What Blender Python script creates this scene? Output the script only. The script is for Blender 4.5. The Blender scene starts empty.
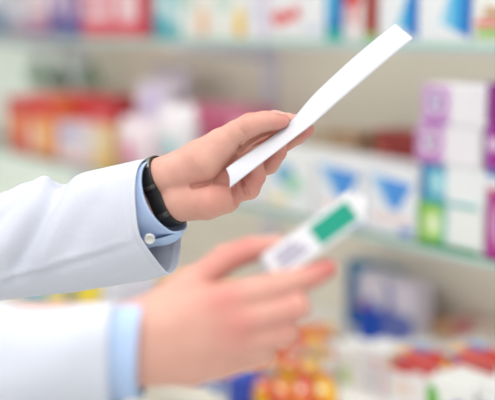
import bpy, bmesh, math, random
import numpy as np
from mathutils import Vector, Matrix
random.seed(7)
sc = bpy.context.scene
COL = sc.collection
PI = math.pi

# ------------------------------------------------------------------ camera frame
EYE = 1.5
F = 990.0
PITCH = math.atan(173.0 / F)
FWD = np.array([0, math.cos(PITCH), -math.sin(PITCH)])
UP = np.array([0, math.sin(PITCH), math.cos(PITCH)])
RT = np.array([1.0, 0, 0])
CAM = np.array([0, 0, EYE])

def at(px, py, Z):
    return CAM + RT * ((px - 247.5) / F * Z) - UP * ((py - 200) / F * Z) + FWD * Z

# ------------------------------------------------------------------ materials
def lin(c):
    return tuple(((v / 255.0) / 12.92 if v / 255.0 <= 0.04045 else ((v / 255.0 + 0.055) / 1.055) ** 2.4) for v in c)

MATS = {}
def mat(name, rgb, rough=0.5, noise=0.04, scale=60, metal=0.0, bump=0.0, spec=0.4, sub=0.0, emit=0):
    if name in MATS:
        return MATS[name]
    m = bpy.data.materials.new(name); m.use_nodes = True
    nt = m.node_tree; b = nt.nodes['Principled BSDF']
    c = lin(rgb)
    tc = nt.nodes.new('ShaderNodeTexCoord'); nz = nt.nodes.new('ShaderNodeTexNoise')
    nz.inputs['Scale'].default_value = scale; nz.inputs['Detail'].default_value = 4
    nt.links.new(tc.outputs['Object'], nz.inputs['Vector'])
    mx = nt.nodes.new('ShaderNodeMix'); mx.data_type = 'RGBA'
    mx.inputs[6].default_value = tuple(max(0, v * (1 - noise)) for v in c) + (1,)
    mx.inputs[7].default_value = tuple(min(1, v * (1 + noise)) for v in c) + (1,)
    nt.links.new(nz.outputs['Fac'], mx.inputs[0]); nt.links.new(mx.outputs[2], b.inputs['Base Color'])
    b.inputs['Roughness'].default_value = rough; b.inputs['Metallic'].default_value = metal
    b.inputs['Specular IOR Level'].default_value = spec
    if sub:
        b.inputs['Subsurface Weight'].default_value = sub
        b.inputs['Subsurface Radius'].default_value = (1.0, 0.35, 0.2)
        b.inputs['Subsurface Scale'].default_value = 0.006
    if bump:
        bp = nt.nodes.new('ShaderNodeBump'); bp.inputs['Strength'].default_value = bump
        bp.inputs['Distance'].default_value = 0.002
        nt.links.new(nz.outputs['Fac'], bp.inputs['Height']); nt.links.new(bp.outputs['Normal'], b.inputs['Normal'])
    MATS[name] = m
    return m

def cm(rgb):      # printed card in one colour
    return mat('card_%02x%02x%02x' % tuple(rgb), tuple(v * .93 for v in rgb), 0.42, 0.03, 40)

def skin_material():
    m = bpy.data.materials.new('skin'); m.use_nodes = True
    nt = m.node_tree; b = nt.nodes['Principled BSDF']; L = nt.links.new
    tc = nt.nodes.new('ShaderNodeTexCoord')
    n1 = nt.nodes.new('ShaderNodeTexNoise'); n1.inputs['Scale'].default_value = 70; n1.inputs['Detail'].default_value = 3
    n2 = nt.nodes.new('ShaderNodeTexNoise'); n2.inputs['Scale'].default_value = 420; n2.inputs['Detail'].default_value = 3
    L(tc.outputs['Object'], n1.inputs['Vector']); L(tc.outputs['Object'], n2.inputs['Vector'])
    mx = nt.nodes.new('ShaderNodeMix'); mx.data_type = 'RGBA'
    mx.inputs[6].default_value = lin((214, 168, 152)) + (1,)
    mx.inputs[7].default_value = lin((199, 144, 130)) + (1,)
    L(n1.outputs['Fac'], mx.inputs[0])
    at_ = nt.nodes.new('ShaderNodeAttribute'); at_.attribute_name = 'blush_shade'
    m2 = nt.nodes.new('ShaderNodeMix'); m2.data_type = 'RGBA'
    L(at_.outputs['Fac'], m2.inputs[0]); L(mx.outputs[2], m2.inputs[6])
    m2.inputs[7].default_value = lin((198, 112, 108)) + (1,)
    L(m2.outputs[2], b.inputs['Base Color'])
    b.inputs['Roughness'].default_value = 0.48; b.inputs['Specular IOR Level'].default_value = 0.35
    b.inputs['Subsurface Weight'].default_value = 0.12
    b.inputs['Subsurface Radius'].default_value = (1.0, 0.35, 0.2)
    b.inputs['Subsurface Scale'].default_value = 0.003
    bp = nt.nodes.new('ShaderNodeBump'); bp.inputs['Strength'].default_value = 0.25; bp.inputs['Distance'].default_value = 0.0008
    L(n2.outputs['Fac'], bp.inputs['Height']); L(bp.outputs['Normal'], b.inputs['Normal'])
    return m
SKIN = skin_material()
COAT = mat('white_cotton', (203, 206, 219), 0.85, 0.02, 300, bump=0.12, spec=0.15)
SHIRT = mat('blue_cotton', (176, 198, 234), 0.8, 0.04, 350, bump=0.12, spec=0.15)
PAPER = mat('paper', (204, 206, 214), 0.7, 0.012, 80, spec=0.2)
BLACK = mat('black_leather', (24, 23, 26), 0.45, 0.25, 250, bump=0.2)
STEEL = mat('steel', (130, 128, 128), 0.4, 0.03, 200, metal=1.0)
WHITEP = mat('white_plastic', (236, 236, 238), 0.35, 0.02, 80)
NAIL = mat('fingernail', (214, 158, 148), 0.34, 0.03, 200, sub=0.2)
HAIR = mat('brown_hair', (70, 48, 34), 0.5, 0.3, 160, bump=0.5)

def glass_material(name, tint, refl):
    m = bpy.data.materials.new(name); m.use_nodes = True
    nt = m.node_tree; nt.nodes.clear(); L = nt.links.new
    out = nt.nodes.new('ShaderNodeOutputMaterial'); mx = nt.nodes.new('ShaderNodeMixShader')
    tr = nt.nodes.new('ShaderNodeBsdfTransparent'); gl = nt.nodes.new('ShaderNodeBsdfGlossy')
    fr = nt.nodes.new('ShaderNodeFresnel'); fr.inputs['IOR'].default_value = 1.35
    tr.inputs['Color'].default_value = tint + (1,); gl.inputs['Color'].default_value = (.95, 1, .98, 1)
    gl.inputs['Roughness'].default_value = refl
    L(fr.outputs[0], mx.inputs[0]); L(tr.outputs[0], mx.inputs[1]); L(gl.outputs[0], mx.inputs[2]); L(mx.outputs[0], out.inputs[0])
    return m
GLASS = glass_material('shelf_glass', (.98, .995, .985), 0.05)
GEDGE = mat('glass_edge', (168, 205, 190), 0.2, 0.03, 60)

# ------------------------------------------------------------------ object helpers
def link(name, me, parent=None, loc=None, rot=None):
    o = bpy.data.objects.new(name, me); COL.objects.link(o)
    if loc is not None: o.location = loc
    if rot is not None: o.rotation_euler = rot
    if parent: o.parent = parent
    return o
def tag(o, label, cat, group=None):
    o['label'] = label; o['category'] = cat
    if group: o['group'] = group
    return o
def empty(name, loc=(0, 0, 0), rot=(0, 0, 0)):
    o = link(name, None, None, loc, rot); o.empty_display_size = .05
    return o
def mesh_from(name, V, Fc, mats, parent=None, loc=None, mi=None, smooth=True, rot=None):
    me = bpy.data.meshes.new(name)
    me.from_pydata([tuple(map(float, v)) for v in V], [], [tuple(map(int, f)) for f in Fc])
    for m in mats: me.materials.append(m)
    if mi is not None:
        for p, k in zip(me.polygons, mi): p.material_index = k
    for p in me.polygons: p.use_smooth = smooth
    me.validate(); me.update()
    return link(name, me, parent, loc, rot)
def bm_obj(name, bm, mats, parent=None, loc=None, rot=None, smooth=False):
    bmesh.ops.recalc_face_normals(bm, faces=bm.faces)
    me = bpy.data.meshes.new(name); bm.to_mesh(me); bm.free()
    for m in mats: me.materials.append(m)
    for p in me.polygons: p.use_smooth = smooth
    return link(name, me, parent, loc, rot)
def bm_box(bm, x0, x1, y0, y1, z0, z1, mi=0, bev=0.0):
    n0 = len(bm.faces)
    v = [bm.verts.new(p) for p in ((x0,y0,z0),(x1,y0,z0),(x1,y1,z0),(x0,y1,z0),(x0,y0,z1),(x1,y0,z1),(x1,y1,z1),(x0,y1,z1))]
    fs = [bm.faces.new([v[i] for i in q]) for q in ((0,1,5,4),(1,2,6,5),(2,3,7,6),(3,0,4,7),(4,5,6,7),(3,2,1,0))]
    for f in fs: f.material_index = mi
    if bev:
        es = list({e for f in fs for e in f.edges})
        r = bmesh.ops.bevel(bm, geom=es, offset=bev, segments=2, affect='EDGES', profile=.6, material=-1)
        for f in r['faces']: f.material_index = mi

# ------------------------------------------------------------------ signed-distance modelling of the body
def smin(a, b, k):
    h = np.clip(0.5 + 0.5 * (b - a) / k, 0, 1)
    return b * (1 - h) + a * h - k * h * (1 - h)
def cap(P, a, b, ra, rb):
    a = np.asarray(a); b = np.asarray(b); d = b - a; L2 = float(d @ d) + 1e-12
    t = np.clip(((P - a) @ d) / L2, 0, 1)
    q = P - a - t[:, None] * d
    return np.sqrt((q * q).sum(1)) - (ra + (rb - ra) * t)
def chain(P, js, k):
    r = None
    for (a, ra), (b, rb) in zip(js[:-1], js[1:]):
        c = cap(P, a, b, ra, rb)
        r = c if r is None else smin(r, c, k)
    return r
class Hand:
    """palm chains fused softly; every finger fuses with the palm but stays apart from its neighbours"""
    def __init__(s, palm, fingers, kp, kf):
        s.palm, s.fingers, s.kp, s.kf, s.cuts = palm, fingers, kp, kf, []
    def base(s, P):
        p = None
        for c in s.palm:
            v = chain(P, c, s.kp * .5)
            p = v if p is None else smin(p, v, s.kp)
        tot = p
        for f in s.fingers:
            tot = smin(tot, smin(p, chain(P, f, .002), s.kf), .0009)
        return tot
    def __call__(s, P):
        out = np.empty(len(P))
        for i in range(0, len(P), 150000):
            Q = P[i:i + 150000]; t = s.base(Q)
            for pts, r in s.cuts:
                for a, b in zip(pts[:-1], pts[1:]):
                    t = -smin(-t, cap(Q, a, b, r, r), .0016)
            out[i:i + 150000] = t
        return out
class Blob:
    def __init__(s, chains, k): s.c, s.k = chains, k
    def __call__(s, P):
        t = None
        for c in s.c:
            v = chain(P, c, s.k * .5); t = v if t is None else smin(t, v, s.k)
        return t
def grad(f, P, e=4e-4):
    g = np.empty_like(P)
    for i in range(3):
        d = np.zeros(3); d[i] = e
        g[:, i] = (f(P + d) - f(P - d)) / (2 * e)
    return g
def project(f, P, iso=0.0, n=3):
    for _ in range(n):
        g = grad(f, P); v = f(P) - iso
        P = P - (v / np.maximum((g * g).sum(1), .2))[:, None] * g
    return P
def surface(f, lo, hi, h, clip=None):
    lo = np.asarray(lo); hi = np.asarray(hi)
    n = np.ceil((hi - lo) / h).astype(int) + 1
    ax = [lo[i] + h * np.arange(n[i]) for i in range(3)]
    G = np.stack(np.meshgrid(*ax, indexing='ij'), -1).reshape(-1, 3)
    D = f(G).reshape(n)
    D[0] = D[-1] = 1; D[:, 0] = D[:, -1] = 1; D[:, :, 0] = D[:, :, -1] = 1
    S = D < 0
    c = np.zeros(n - 1, int)
    for i in (0, 1):
        for j in (0, 1):
            for k in (0, 1):
                c += S[i:n[0]-1+i, j:n[1]-1+j, k:n[2]-1+k]
    act = (c > 0) & (c < 8)
    idx = -np.ones(n - 1, int); cells = np.argwhere(act); idx[act] = np.arange(len(cells))
    acc = np.zeros((len(cells), 3)); cnt = np.zeros(len(cells))
    cor = [(i, j, k) for i in (0, 1) for j in (0, 1) for k in (0, 1)]
    for a in cor:
        for b in cor:
            if sum(b) - sum(a) == 1 and all(y >= x for x, y in zip(a, b)):
                A = cells + a; B = cells + b
                da = D[A[:, 0], A[:, 1], A[:, 2]]; db = D[B[:, 0], B[:, 1], B[:, 2]]
                m = (da < 0) != (db < 0)
                t = np.where(m, da / np.where(m, da - db, 1), 0)
                acc[m] += (A + (B - A) * t[:, None])[m]; cnt[m] += 1
    V = lo + h * acc / cnt[:, None]
    quads = []
    for ax_ in range(3):
        o = [i for i in range(3) if i != ax_]
        sl0 = [slice(None)] * 3; sl1 = [slice(None)] * 3
        sl0[ax_] = slice(0, -1); sl1[ax_] = slice(1, None)
        ch = S[tuple(sl0)] != S[tuple(sl1)]
        E = np.argwhere(ch)
        E = E[(E[:, o[0]] > 0) & (E[:, o[1]] > 0) & (E[:, o[0]] < n[o[0]] - 1) & (E[:, o[1]] < n[o[1]] - 1)]
        def cell(d0, d1):
            C = E.copy(); C[:, o[0]] += d0; C[:, o[1]] += d1
            return idx[C[:, 0], C[:, 1], C[:, 2]]
        q = np.stack([cell(-1, -1), cell(0, -1), cell(0, 0), cell(-1, 0)], 1)
        ins = S[E[:, 0], E[:, 1], E[:, 2]]
        flip = ins if ax_ != 1 else ~ins
        q[~flip] = q[~flip][:, ::-1]
        quads.append(q)
    return project(f, V, 0, 2), np.concatenate(quads)

# ---- left hand (palm to the camera, pinching the strip), joints as photo column, row, depth
ZL = 0.86; UL = ZL / F
def lp(x, y, d=0): return at(x, y, ZL + d * UL)
def lj(*js): return [(lp(x, y, d), r * UL) for x, y, d, r in js]
palmL = [
    lj((60, 216, 32, 24), (120, 194, 12, 22), (161, 178, 0, 19.5), (180, 172, 0, 20)),
    lj((70, 232, 32, 22), (130, 214, 12, 20), (174, 203.5, 0, 18), (190, 201, 0, 18)),
    lj((172, 176, -2, 19), (201, 161, -9, 21), (222, 144, -13, 15)),
    lj((178, 201, -2, 18), (206, 201, -5, 18), (226, 199, 0, 14)),
    lj((178, 188, 6, 17), (240, 150, 16, 13)),
    lj((178, 190, 7, 17), (243, 168, 17, 12)),
    lj((180, 195, 6, 16), (236, 190, 12, 12)),
]
fingL = [
    lj((208, 154, -11, 17), (220, 143, -14, 14.0), (235, 133, -17, 11.6), (250, 125.0, -19, 11.6), (264, 121.5, -19, 10), (275, 120.5, -17, 9.3), (281, 120.5, -16, 8.3)),
    lj((238, 146, 16, 12), (270, 126, 19, 10), (288, 121, 6, 8), (293, 121, -4, 7)),
    lj((240, 160, 17, 12), (275, 148, 20, 10), (297, 136, 2, 8.2), (307, 129.5, -13, 7)),
    lj((241, 174, 16, 11.5), (268.5, 163, 14, 11.2), (277.5, 152, -3, 9), (280, 142, -11, 7.5)),
    lj((231, 193, 9, 12), (249, 188.5, 4, 11.0), (257, 176.5, -8, 8.6), (257, 167, -14, 7.2)),
]
HL = Hand(palmL, fingL, .0048, .0025)
def trace(f, px, py, z0, z1):
    o = CAM; d = at(px, py, 1.0) - CAM
    t = z0
    for _ in range(80):
        v = float(f((o + d * t)[None, :])[0])
        if v < 2e-5 or t > z1: break
        t += v * .8
    return o + d * t
for line, r in (([(193, 186.5), (205, 183.5), (216, 177), (225, 166.5), (233, 157), (239, 148), (242, 143)], 2.6), ([(240, 152), (250, 143), (262, 136.5), (270, 133)], 2.2),
                ([(233.5, 184), (234.5, 193), (236, 200), (237, 206)], 2.2),
                ([(243, 177), (243.5, 185), (245.5, 191), (248, 195)], 2.0),
                ([(240, 129), (244, 133), (247, 137)], .5)):
    HL.cuts.append(([trace(HL.base, x, y, .74, .95) - FWD * .0001 for x, y in line], r * UL))
    if r > 1.5:
        HL.cuts.append(([trace(HL.base, x, y, .74, .95) + FWD * .0012 for x, y in line], .0015))

# ---- right hand (back of the hand to the camera), nearer
ZR = 0.645; UR = ZR / F
def rp(x, y, d=0): return at(x, y, ZR + d * UR)
def rj(*js): return [(rp(x, y, d), r * UR) for x, y, d, r in js]
palmR = [
    rj((20, 334, -30, 30), (100, 332, -8, 28), (150, 330, 0, 27)),
    rj((20, 358, -30, 30), (100, 357, -8, 28), (150, 357, 0, 27)),
    rj((150, 330, 0, 26), (224, 303, -7, 20)),
    rj((150, 340, 0, 26), (236, 323, -10, 19)),
    rj((150, 352, 0, 26), (234, 343, -6, 18)),
    rj((150, 360, 3, 24), (190, 366, 2, 20), (220, 362, 2, 17)),
    rj((150, 320, 8, 22), (190, 288, 20, 19)),
    rj((165, 340, 18, 22), (222, 330, 16, 20)),
]
fingR = [
    rj((165, 308, 14, 20), (192, 286, 22, 17), (226, 259, 26, 14.5), (250, 250, 27, 13), (277, 245.5, 25, 10.5)),
    rj((222, 303, -7, 19), (283, 285, -4, 15), (312, 275.5, 3, 12.5), (327, 268.5, 8, 10.5)),
    rj((234, 323, -10, 18.5), (295, 307, -5, 15.5), (292, 295, 22, 13), (270, 286, 36, 11)),
    rj((232, 343, -6, 18), (284, 332, -1, 15), (286, 320, 26, 12.5), (264, 308, 38, 11)),
    rj((220, 362, 2, 17), (262, 353, 4, 13.5), (268, 340, 26, 11), (250, 328, 36, 10)),
]
HR = Hand(palmR, fingR, .008, .005)

# ---- rest of the person, standing to the left of the picture, facing right
def w(x, y, z): return np.array([x, y, z])
elbL = lp(-190, 275, 110); elbR = rp(-240, 380, -80)
shL = w(-.62, 1.06, 1.40); shR = w(-.64, .60, 1.40); cx, cy = -.68, .83
bodyC = Blob([
    [(w(cx, cy, 1.05), .13), (w(cx, cy, 1.35), .13)],
    [(w(cx, cy - .12, 1.38), .075), (w(cx, cy + .12, 1.38), .075)],
    [(w(cx, cy, 1.4), .06), (w(cx + .02, cy, 1.54), .055)],
    [(w(cx + .015, cy, 1.66), .095), (w(cx + .035, cy, 1.60), .07)],
    [(w(cx + .10, cy, 1.645), .012), (w(cx + .128, cy, 1.615), .013)],
    [(shL, .055), (elbL, .043)], [(elbL, .043), (lp(60, 224, 32), .026)],
    [(shR, .055), (elbR, .043)], [(elbR, .043), (rp(20, 345, -30), .027)],
    [(w(cx, cy + .09, 1.0), .085), (w(cx, cy + .10, .52), .055), (w(cx, cy + .10, .09), .04), (w(cx + .14, cy + .11, .045), .035)],
    [(w(cx, cy - .09, 1.0), .085), (w(cx, cy - .10, .52), .055), (w(cx, cy - .10, .09), .04), (w(cx + .14, cy - .11, .045), .035)],
], .03)

def bounds(chains, pad):
    a = np.array([p for c in chains for p, r in c]); r = max(r for c in chains for p, r in c)
    return a.min(0) - r - pad, a.max(0) + r + pad
lo, hi = bounds(palmL + fingL, .004); VL, QL = surface(HL, lo, hi, .00095)
lo, hi = bounds(palmR + fingR, .004); VR, QR = surface(HR, lo, hi, .0018)
lo, hi = bounds(bodyC.c, .02); VB, QB = surface(bodyC, lo, hi, .016)
Vb = np.concatenate([VL, VR, VB]); Qb = np.concatenate([QL, QR + len(VL), QB + len(VL) + len(VR)])
person = empty('person', (cx, cy, 0))
tag(person, 'person in a white coat holding a paper strip and a small box', 'person')
def P_(name, V, Fc, mats, parent=person, mi=None, smooth=True):
    base = np.array([cx, cy, 0.0])
    par = parent
    return mesh_from(name, np.asarray(V) - base, Fc, mats, par, None, mi, smooth)
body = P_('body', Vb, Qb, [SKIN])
# redder knuckles, finger tips, palm rim; occlusion shade painted on ring and little finger
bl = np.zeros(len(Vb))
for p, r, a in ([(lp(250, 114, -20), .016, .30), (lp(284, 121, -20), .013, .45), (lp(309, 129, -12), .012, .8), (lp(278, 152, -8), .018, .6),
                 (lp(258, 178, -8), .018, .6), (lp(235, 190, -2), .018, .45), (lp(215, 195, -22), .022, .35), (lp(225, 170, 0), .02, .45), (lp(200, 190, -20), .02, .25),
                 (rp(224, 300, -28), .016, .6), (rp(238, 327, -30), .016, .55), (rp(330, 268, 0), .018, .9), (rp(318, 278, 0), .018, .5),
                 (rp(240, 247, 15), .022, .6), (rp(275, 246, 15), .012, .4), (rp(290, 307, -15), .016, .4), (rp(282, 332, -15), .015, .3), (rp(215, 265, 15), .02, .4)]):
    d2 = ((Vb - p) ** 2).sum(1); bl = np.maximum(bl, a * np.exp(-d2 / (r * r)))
atr = body.data.attributes.new('blush_shade', 'FLOAT', 'POINT'); atr.data.foreach_set('value', bl.astype(np.float32))

def nail(c, axis, side, L, W, f, parent=person):
    V, Fc = [], []
    nu, nv = 9, 9
    for i in range(nu):
        for j in range(nv):
            u = i / (nu - 1) * 2 - 1; v = j / (nv - 1) * 2 - 1
            ww = W * (math.sqrt(max(0.0, 1 - abs(u) ** 5)) * .8 + .2)
            V.append(c + axis * u * L + side * v * ww)
    V = project(f, np.array(V), .00015, 4)
    for i in range(nu - 1):
        for j in range(nv - 1):
            a = i * nv + j; Fc.append((a, a + 1, a + nv + 1, a + nv))
    o = P_('fingernail', V, Fc, [NAIL], body)
    so = o.modifiers.new('thickness', 'SOLIDIFY'); so.thickness = .0004; so.offset = 0
def nrm(v): v = np.asarray(v, float); return v / np.linalg.norm(v)
ta = nrm(lp(288, 119, -16) - lp(266, 120, -18))
nail(lp(279.5, 111.8, -19), ta, nrm(np.cross(ta, nrm(-FWD * .55 + UP))), .0072, .0052, HL)
ta = nrm(rp(290, 243, 25) - rp(262, 248, 27)); nail(rp(277, 236, 20), ta, nrm(np.cross(ta, nrm(-FWD * .3 + UP))), .007, .0055, HR)

# hair and coat body (both wholly to the left of the picture)
hairB = Blob([[(w(cx - .02, cy, 1.685), .105), (w(cx + .02, cy, 1.71), .09)], [(w(cx - .045, cy, 1.62), .085), (w(cx - .03, cy, 1.68), .1)]], .02)
lo, hi = bounds(hairB.c, .02); Vh, Qh = surface(hairB, lo, hi, .012); P_('hair', Vh, Qh, [HAIR])
coatB = Blob([
    [(w(cx, cy - .07, 1.0), .15), (w(cx, cy - .04, 1.35), .14)], [(w(cx, cy + .07, 1.0), .15), (w(cx, cy + .04, 1.35), .14)],
    [(w(cx, cy - .08, .75), .17), (w(cx, cy, 1.0), .15)], [(w(cx, cy + .08, .75), .17), (w(cx, cy, 1.0), .15)],
    [(w(cx, cy - .13, 1.37), .085), (w(cx, cy + .13, 1.37), .085)],
    [(shL, .075), (elbL, .058)], [(shR, .075), (elbR, .058)],
], .04)
lo, hi = bounds(coatB.c, .03); Vc, Qc = surface(coatB, lo, hi, .016)
coat = P_('lab_coat', Vc, Qc, [COAT])
trousers = Blob([[(w(cx, cy + .09, 1.0), .098), (w(cx, cy + .10, .52), .072), (w(cx, cy + .10, .12), .062)], [(w(cx, cy - .09, 1.0), .098), (w(cx, cy - .10, .52), .072), (w(cx, cy - .10, .12), .062)]], .02)
lo, hi = bounds(trousers.c, .02); Vt, Qt = surface(trousers, lo, hi, .016); P_('trousers', Vt, Qt, [mat('navy_cloth', (40, 46, 66), .8)])
for s in (1, -1):
    sh = Blob([[(w(cx - .04, cy + s * .10, .05), .052), (w(cx + .1, cy + s * .112, .05), .05), (w(cx + .19, cy + s * .118, .04), .04)]], .02)
    lo, hi = bounds(sh.c, .02); Vs, Qs = surface(sh, lo, hi, .012); P_('shoe', Vs, Qs, [BLACK])

# ---- sleeves: rings of points, lofted
NT = 96
def ring(cxp, top, bot, dr, dep, tilt=0.0, near=0.0, pw=2.3):
    out = []
    cyp = (top + bot) / 2; hh = (bot - top) / 2
    for i in range(NT):
        th = 2 * PI * i / NT
        c, s_ = math.cos(th), math.sin(th)
        c = math.copysign(abs(c) ** (2 / pw), c); s_ = math.copysign(abs(s_) ** (2 / pw), s_)
        out.append((cxp - c * tilt - s_ * near, cyp - hh * c, dep - dr * s_))
    return np.array(out)
def rim(pts):
    th = np.array([p[0] for p in pts] + [pts[0][0] + 360.0]); A = np.array([p[1:] for p in pts] + [pts[0][1:]], float)
    n = len(pts); out = []
    for i in range(NT):
        t = 360.0 * i / NT
        k = int(np.searchsorted(th, t, 'right') - 1); k = min(k, n - 1)
        f = (t - th[k]) / (th[k + 1] - th[k])
        p0, p1, p2, p3 = A[(k - 1) % n], A[k], A[(k + 1) % n], A[(k + 2) % n]
        out.append(.5 * ((2 * p1) + (p2 - p0) * f + (2 * p0 - 5 * p1 + 4 * p2 - p3) * f ** 2 + (3 * p1 - p0 - 3 * p2 + p3) * f ** 3))
    return np.array(out)
def loft(rings, seg):
    R = np.array(rings); n = len(R); out = []
    for k in range(n - 1):
        p0, p1, p2, p3 = R[max(k - 1, 0)], R[k], R[k + 1], R[min(k + 2, n - 1)]
        for j in range(seg):
            f = j / seg
            out.append(.5 * ((2 * p1) + (p2 - p0) * f + (2 * p0 - 5 * p1 + 4 * p2 - p3) * f ** 2 + (3 * p1 - p0 - 3 * p2 + p3) * f ** 3))
    out.append(R[-1])
    return np.array(out)
def tube_faces(nr, nt):
    return [(r * nt + i, r * nt + (i + 1) % nt, (r + 1) * nt + (i + 1) % nt, (r + 1) * nt + i) for r in range(nr - 1) for i in range(nt)]
def cloth(name, pts, pt, mats, parent, thick, folds=None):
    """pts: (rings, NT, 3) in photo column, row, depth; lofted tube given thickness"""
    nr = len(pts)
    W3 = np.array([[pt(*p) for p in r] for r in pts])
    if folds is not None:
        c = W3.mean(1, keepdims=True); d = W3 - c; d /= np.linalg.norm(d, axis=2, keepdims=True)
        W3 = W3 + d * folds(pts)[..., None]
    o = P_(name, W3.reshape(-1, 3), tube_faces(nr, NT), mats, parent)
    so = o.modifiers.new('thickness', 'SOLIDIFY'); so.thickness = thick; so.offset = -1
    return o, W3

rimL = rim([(0, 149, 157.5, 2), (30, 139, 165, -29), (60, 135, 186, -40), (90, 136, 212, -43), (112, 140, 235, -40), (138, 153, 256, -29), (163, 166, 272, -10),
            (180, 172, 274, 2), (210, 178, 264, 18), (240, 181, 242, 29), (270, 180, 215, 33), (300, 173, 185, 29), (330, 161, 163, 16)])
def mixr(a, b, t): return a * (1 - t) + b * t
baseL = [ring(-210, 222, 336, 62, 112, -14, 24), ring(-130, 208, 330, 56, 84, -10, 20), ring(-60, 197, 312, 52, 58, -6, 18), ring(0, 193, 301, 50, 36, 0, 16),
         ring(28, 182.5, 297, 48, 30, 2, 15), ring(52, 179.5, 294, 47, 24, 5, 15), ring(68, 184, 292, 46, 20, 7, 15), ring(84, 178.5, 289, 45, 16, 9, 16), ring(104, 171, 285.5, 43, 11, 11, 17)]
rL = baseL + [mixr(ring(122, 164.5, 282, 40, 7, 12, 18), rimL - [22, -6, 0], .7), rimL - [4, -1, 0], rimL]
ptsL = loft(rL, 9)
def foldsL(p):
    x, y, d = p[..., 0], p[..., 1], p[..., 2]
    def ridge(x0, y0, x1, y1, wd, a):
        dx, dy = x1 - x0, y1 - y0; L = math.hypot(dx, dy)
        t = ((x - x0) * dx + (y - y0) * dy) / L / L
        q = ((x - x0) * -dy + (y - y0) * dx) / L
        return a * np.exp(-(q / wd) ** 2) * np.exp(-np.maximum(0, np.abs(t - .5) - .4) ** 2 * 20) * (d < 25)
    f = ridge(62, 182, 16, 268, 7, -.0055) + ridge(46, 180, 4, 250, 8, .0045) + ridge(80, 184, 40, 262, 10, .003)
    f += ridge(-5, 281, 132, 239, 2.2, .0018) + ridge(-5, 287, 134, 245, 2.4, -.0012)
    f += ridge(20, 196, -40, 262, 7, -.004) + ridge(96, 200, 70, 250, 9, -.002) + ridge(-30, 200, -90, 270, 8, .005)
    edge = np.clip((x - 100) / 30, 0, 1)
    dist = np.linalg.norm(p - p[-1:], axis=2)
    return f * (1 - .6 * edge) - .0008 * np.exp(-((dist - 7) / 1.7) ** 2)
sleeveL, WL = cloth('sleeve', ptsL, lp, [COAT], coat, .0011, foldsL)

# shirt cuff under it
crim = rim([(0, 152.5, 158.5, 0), (30, 143.2, 166, -27), (60, 141, 182, -35), (90, 145.5, 202, -37), (120, 156, 219.5, -33), (150, 171, 232, -20), (172, 183, 231.5, -4), (186, 186, 229.5, 4),
            (210, 187, 224, 16), (240, 184, 208, 24), (270, 176, 190, 26), (300, 166, 172, 22), (330, 158, 161, 12)])
cback = rim([(0, 96, 180, 14), (30, 100, 186, -9), (60, 98, 202, -19), (90, 102, 218, -23), (120, 106, 238, -19), (150, 108, 250, -4), (172, 114, 252, 8), (186, 116, 252, 14),
             (210, 118, 246, 26), (240, 118, 230, 34), (270, 114, 212, 36), (300, 108, 195, 32), (330, 102, 183, 24)])
cuffL, WC = cloth('shirt_cuff', loft([cback, mixr(cback, crim, .5), crim], 8), lp, [SHIRT], person, .0012)
# under-lap of the cuff showing below the buttoned edge
lap = []
for a, b in (((132, 244, -30), (128, 262, 4)), ((148, 241.5, -28), (150, 246, -6)), ((160, 239, -24), (166, 246.5, -3)), ((173, 234.5, -16), (176, 242, 2)), ((184, 230.5, -3), (184.5, 234.5, 5))):
    a, b = np.array(a, float), np.array(b, float)
    lap.append([a, a * .5 + b * .5 + [0, 1.5, 4], b])
Vl = np.array([[lp(*p) for p in r] for r in lap]).reshape(-1, 3)
lapo = P_('cuff_underlap', Vl, [(r * 3 + i, r * 3 + i + 1, r * 3 + i + 4, r * 3 + i + 3) for r in range(4) for i in range(2)], [SHIRT], cuffL)
so = lapo.modifiers.new('thickness', 'SOLIDIFY'); so.thickness = .001
su = lapo.modifiers.new('smooth', 'SUBSURF'); su.levels = su.render_levels = 2
# button
def button(c, nrm_, r, parent):
    bm = bmesh.new()
    prof = [(0, .0012), (r * .35, .0012), (r * .62, .0014), (r * .72, .0022), (r * .9, .0024), (r, .0016), (r, 0)]
    n = 20; rows = []
    for pr, z in prof:
        rows.append([bm.verts.new((pr * math.cos(2 * PI * i / n), pr * math.sin(2 * PI * i / n), z)) for i in range(n)] if pr else [bm.verts.new((0, 0, z))])
    for a, b in zip(rows[:-1], rows[1:]):
        for i in range(n):
            bm.faces.new([a[0], b[i], b[(i + 1) % n]] if len(a) == 1 else [a[i], b[i], b[(i + 1) % n], a[(i + 1) % n]])
    for hx, hy in ((-1, -1), (1, -1), (1, 1), (-1, 1)):
        bm_box(bm, hx * r * .18 - r * .07, hx * r * .18 + r * .07, hy * r * .18 - r * .07, hy * r * .18 + r * .07, .001, .00135, 1)
    o = bm_obj('button', bm, [mat('button_shell', (206, 206, 204), .35), mat('thread', (200, 204, 214), .8)], parent, None, None, True)
    q = Vector(tuple(nrm_)).to_track_quat('Z', 'Y')
    o.location = Vector(tuple(c - np.array([cx, cy, 0]))); o.rotation_mode = 'QUATERNION'; o.rotation_quaternion = q
    return o
button(lp(149.5, 238.5, -33), nrm(-FWD + UP * .35 * -1 + RT * .1), .0046, cuffL)

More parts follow.
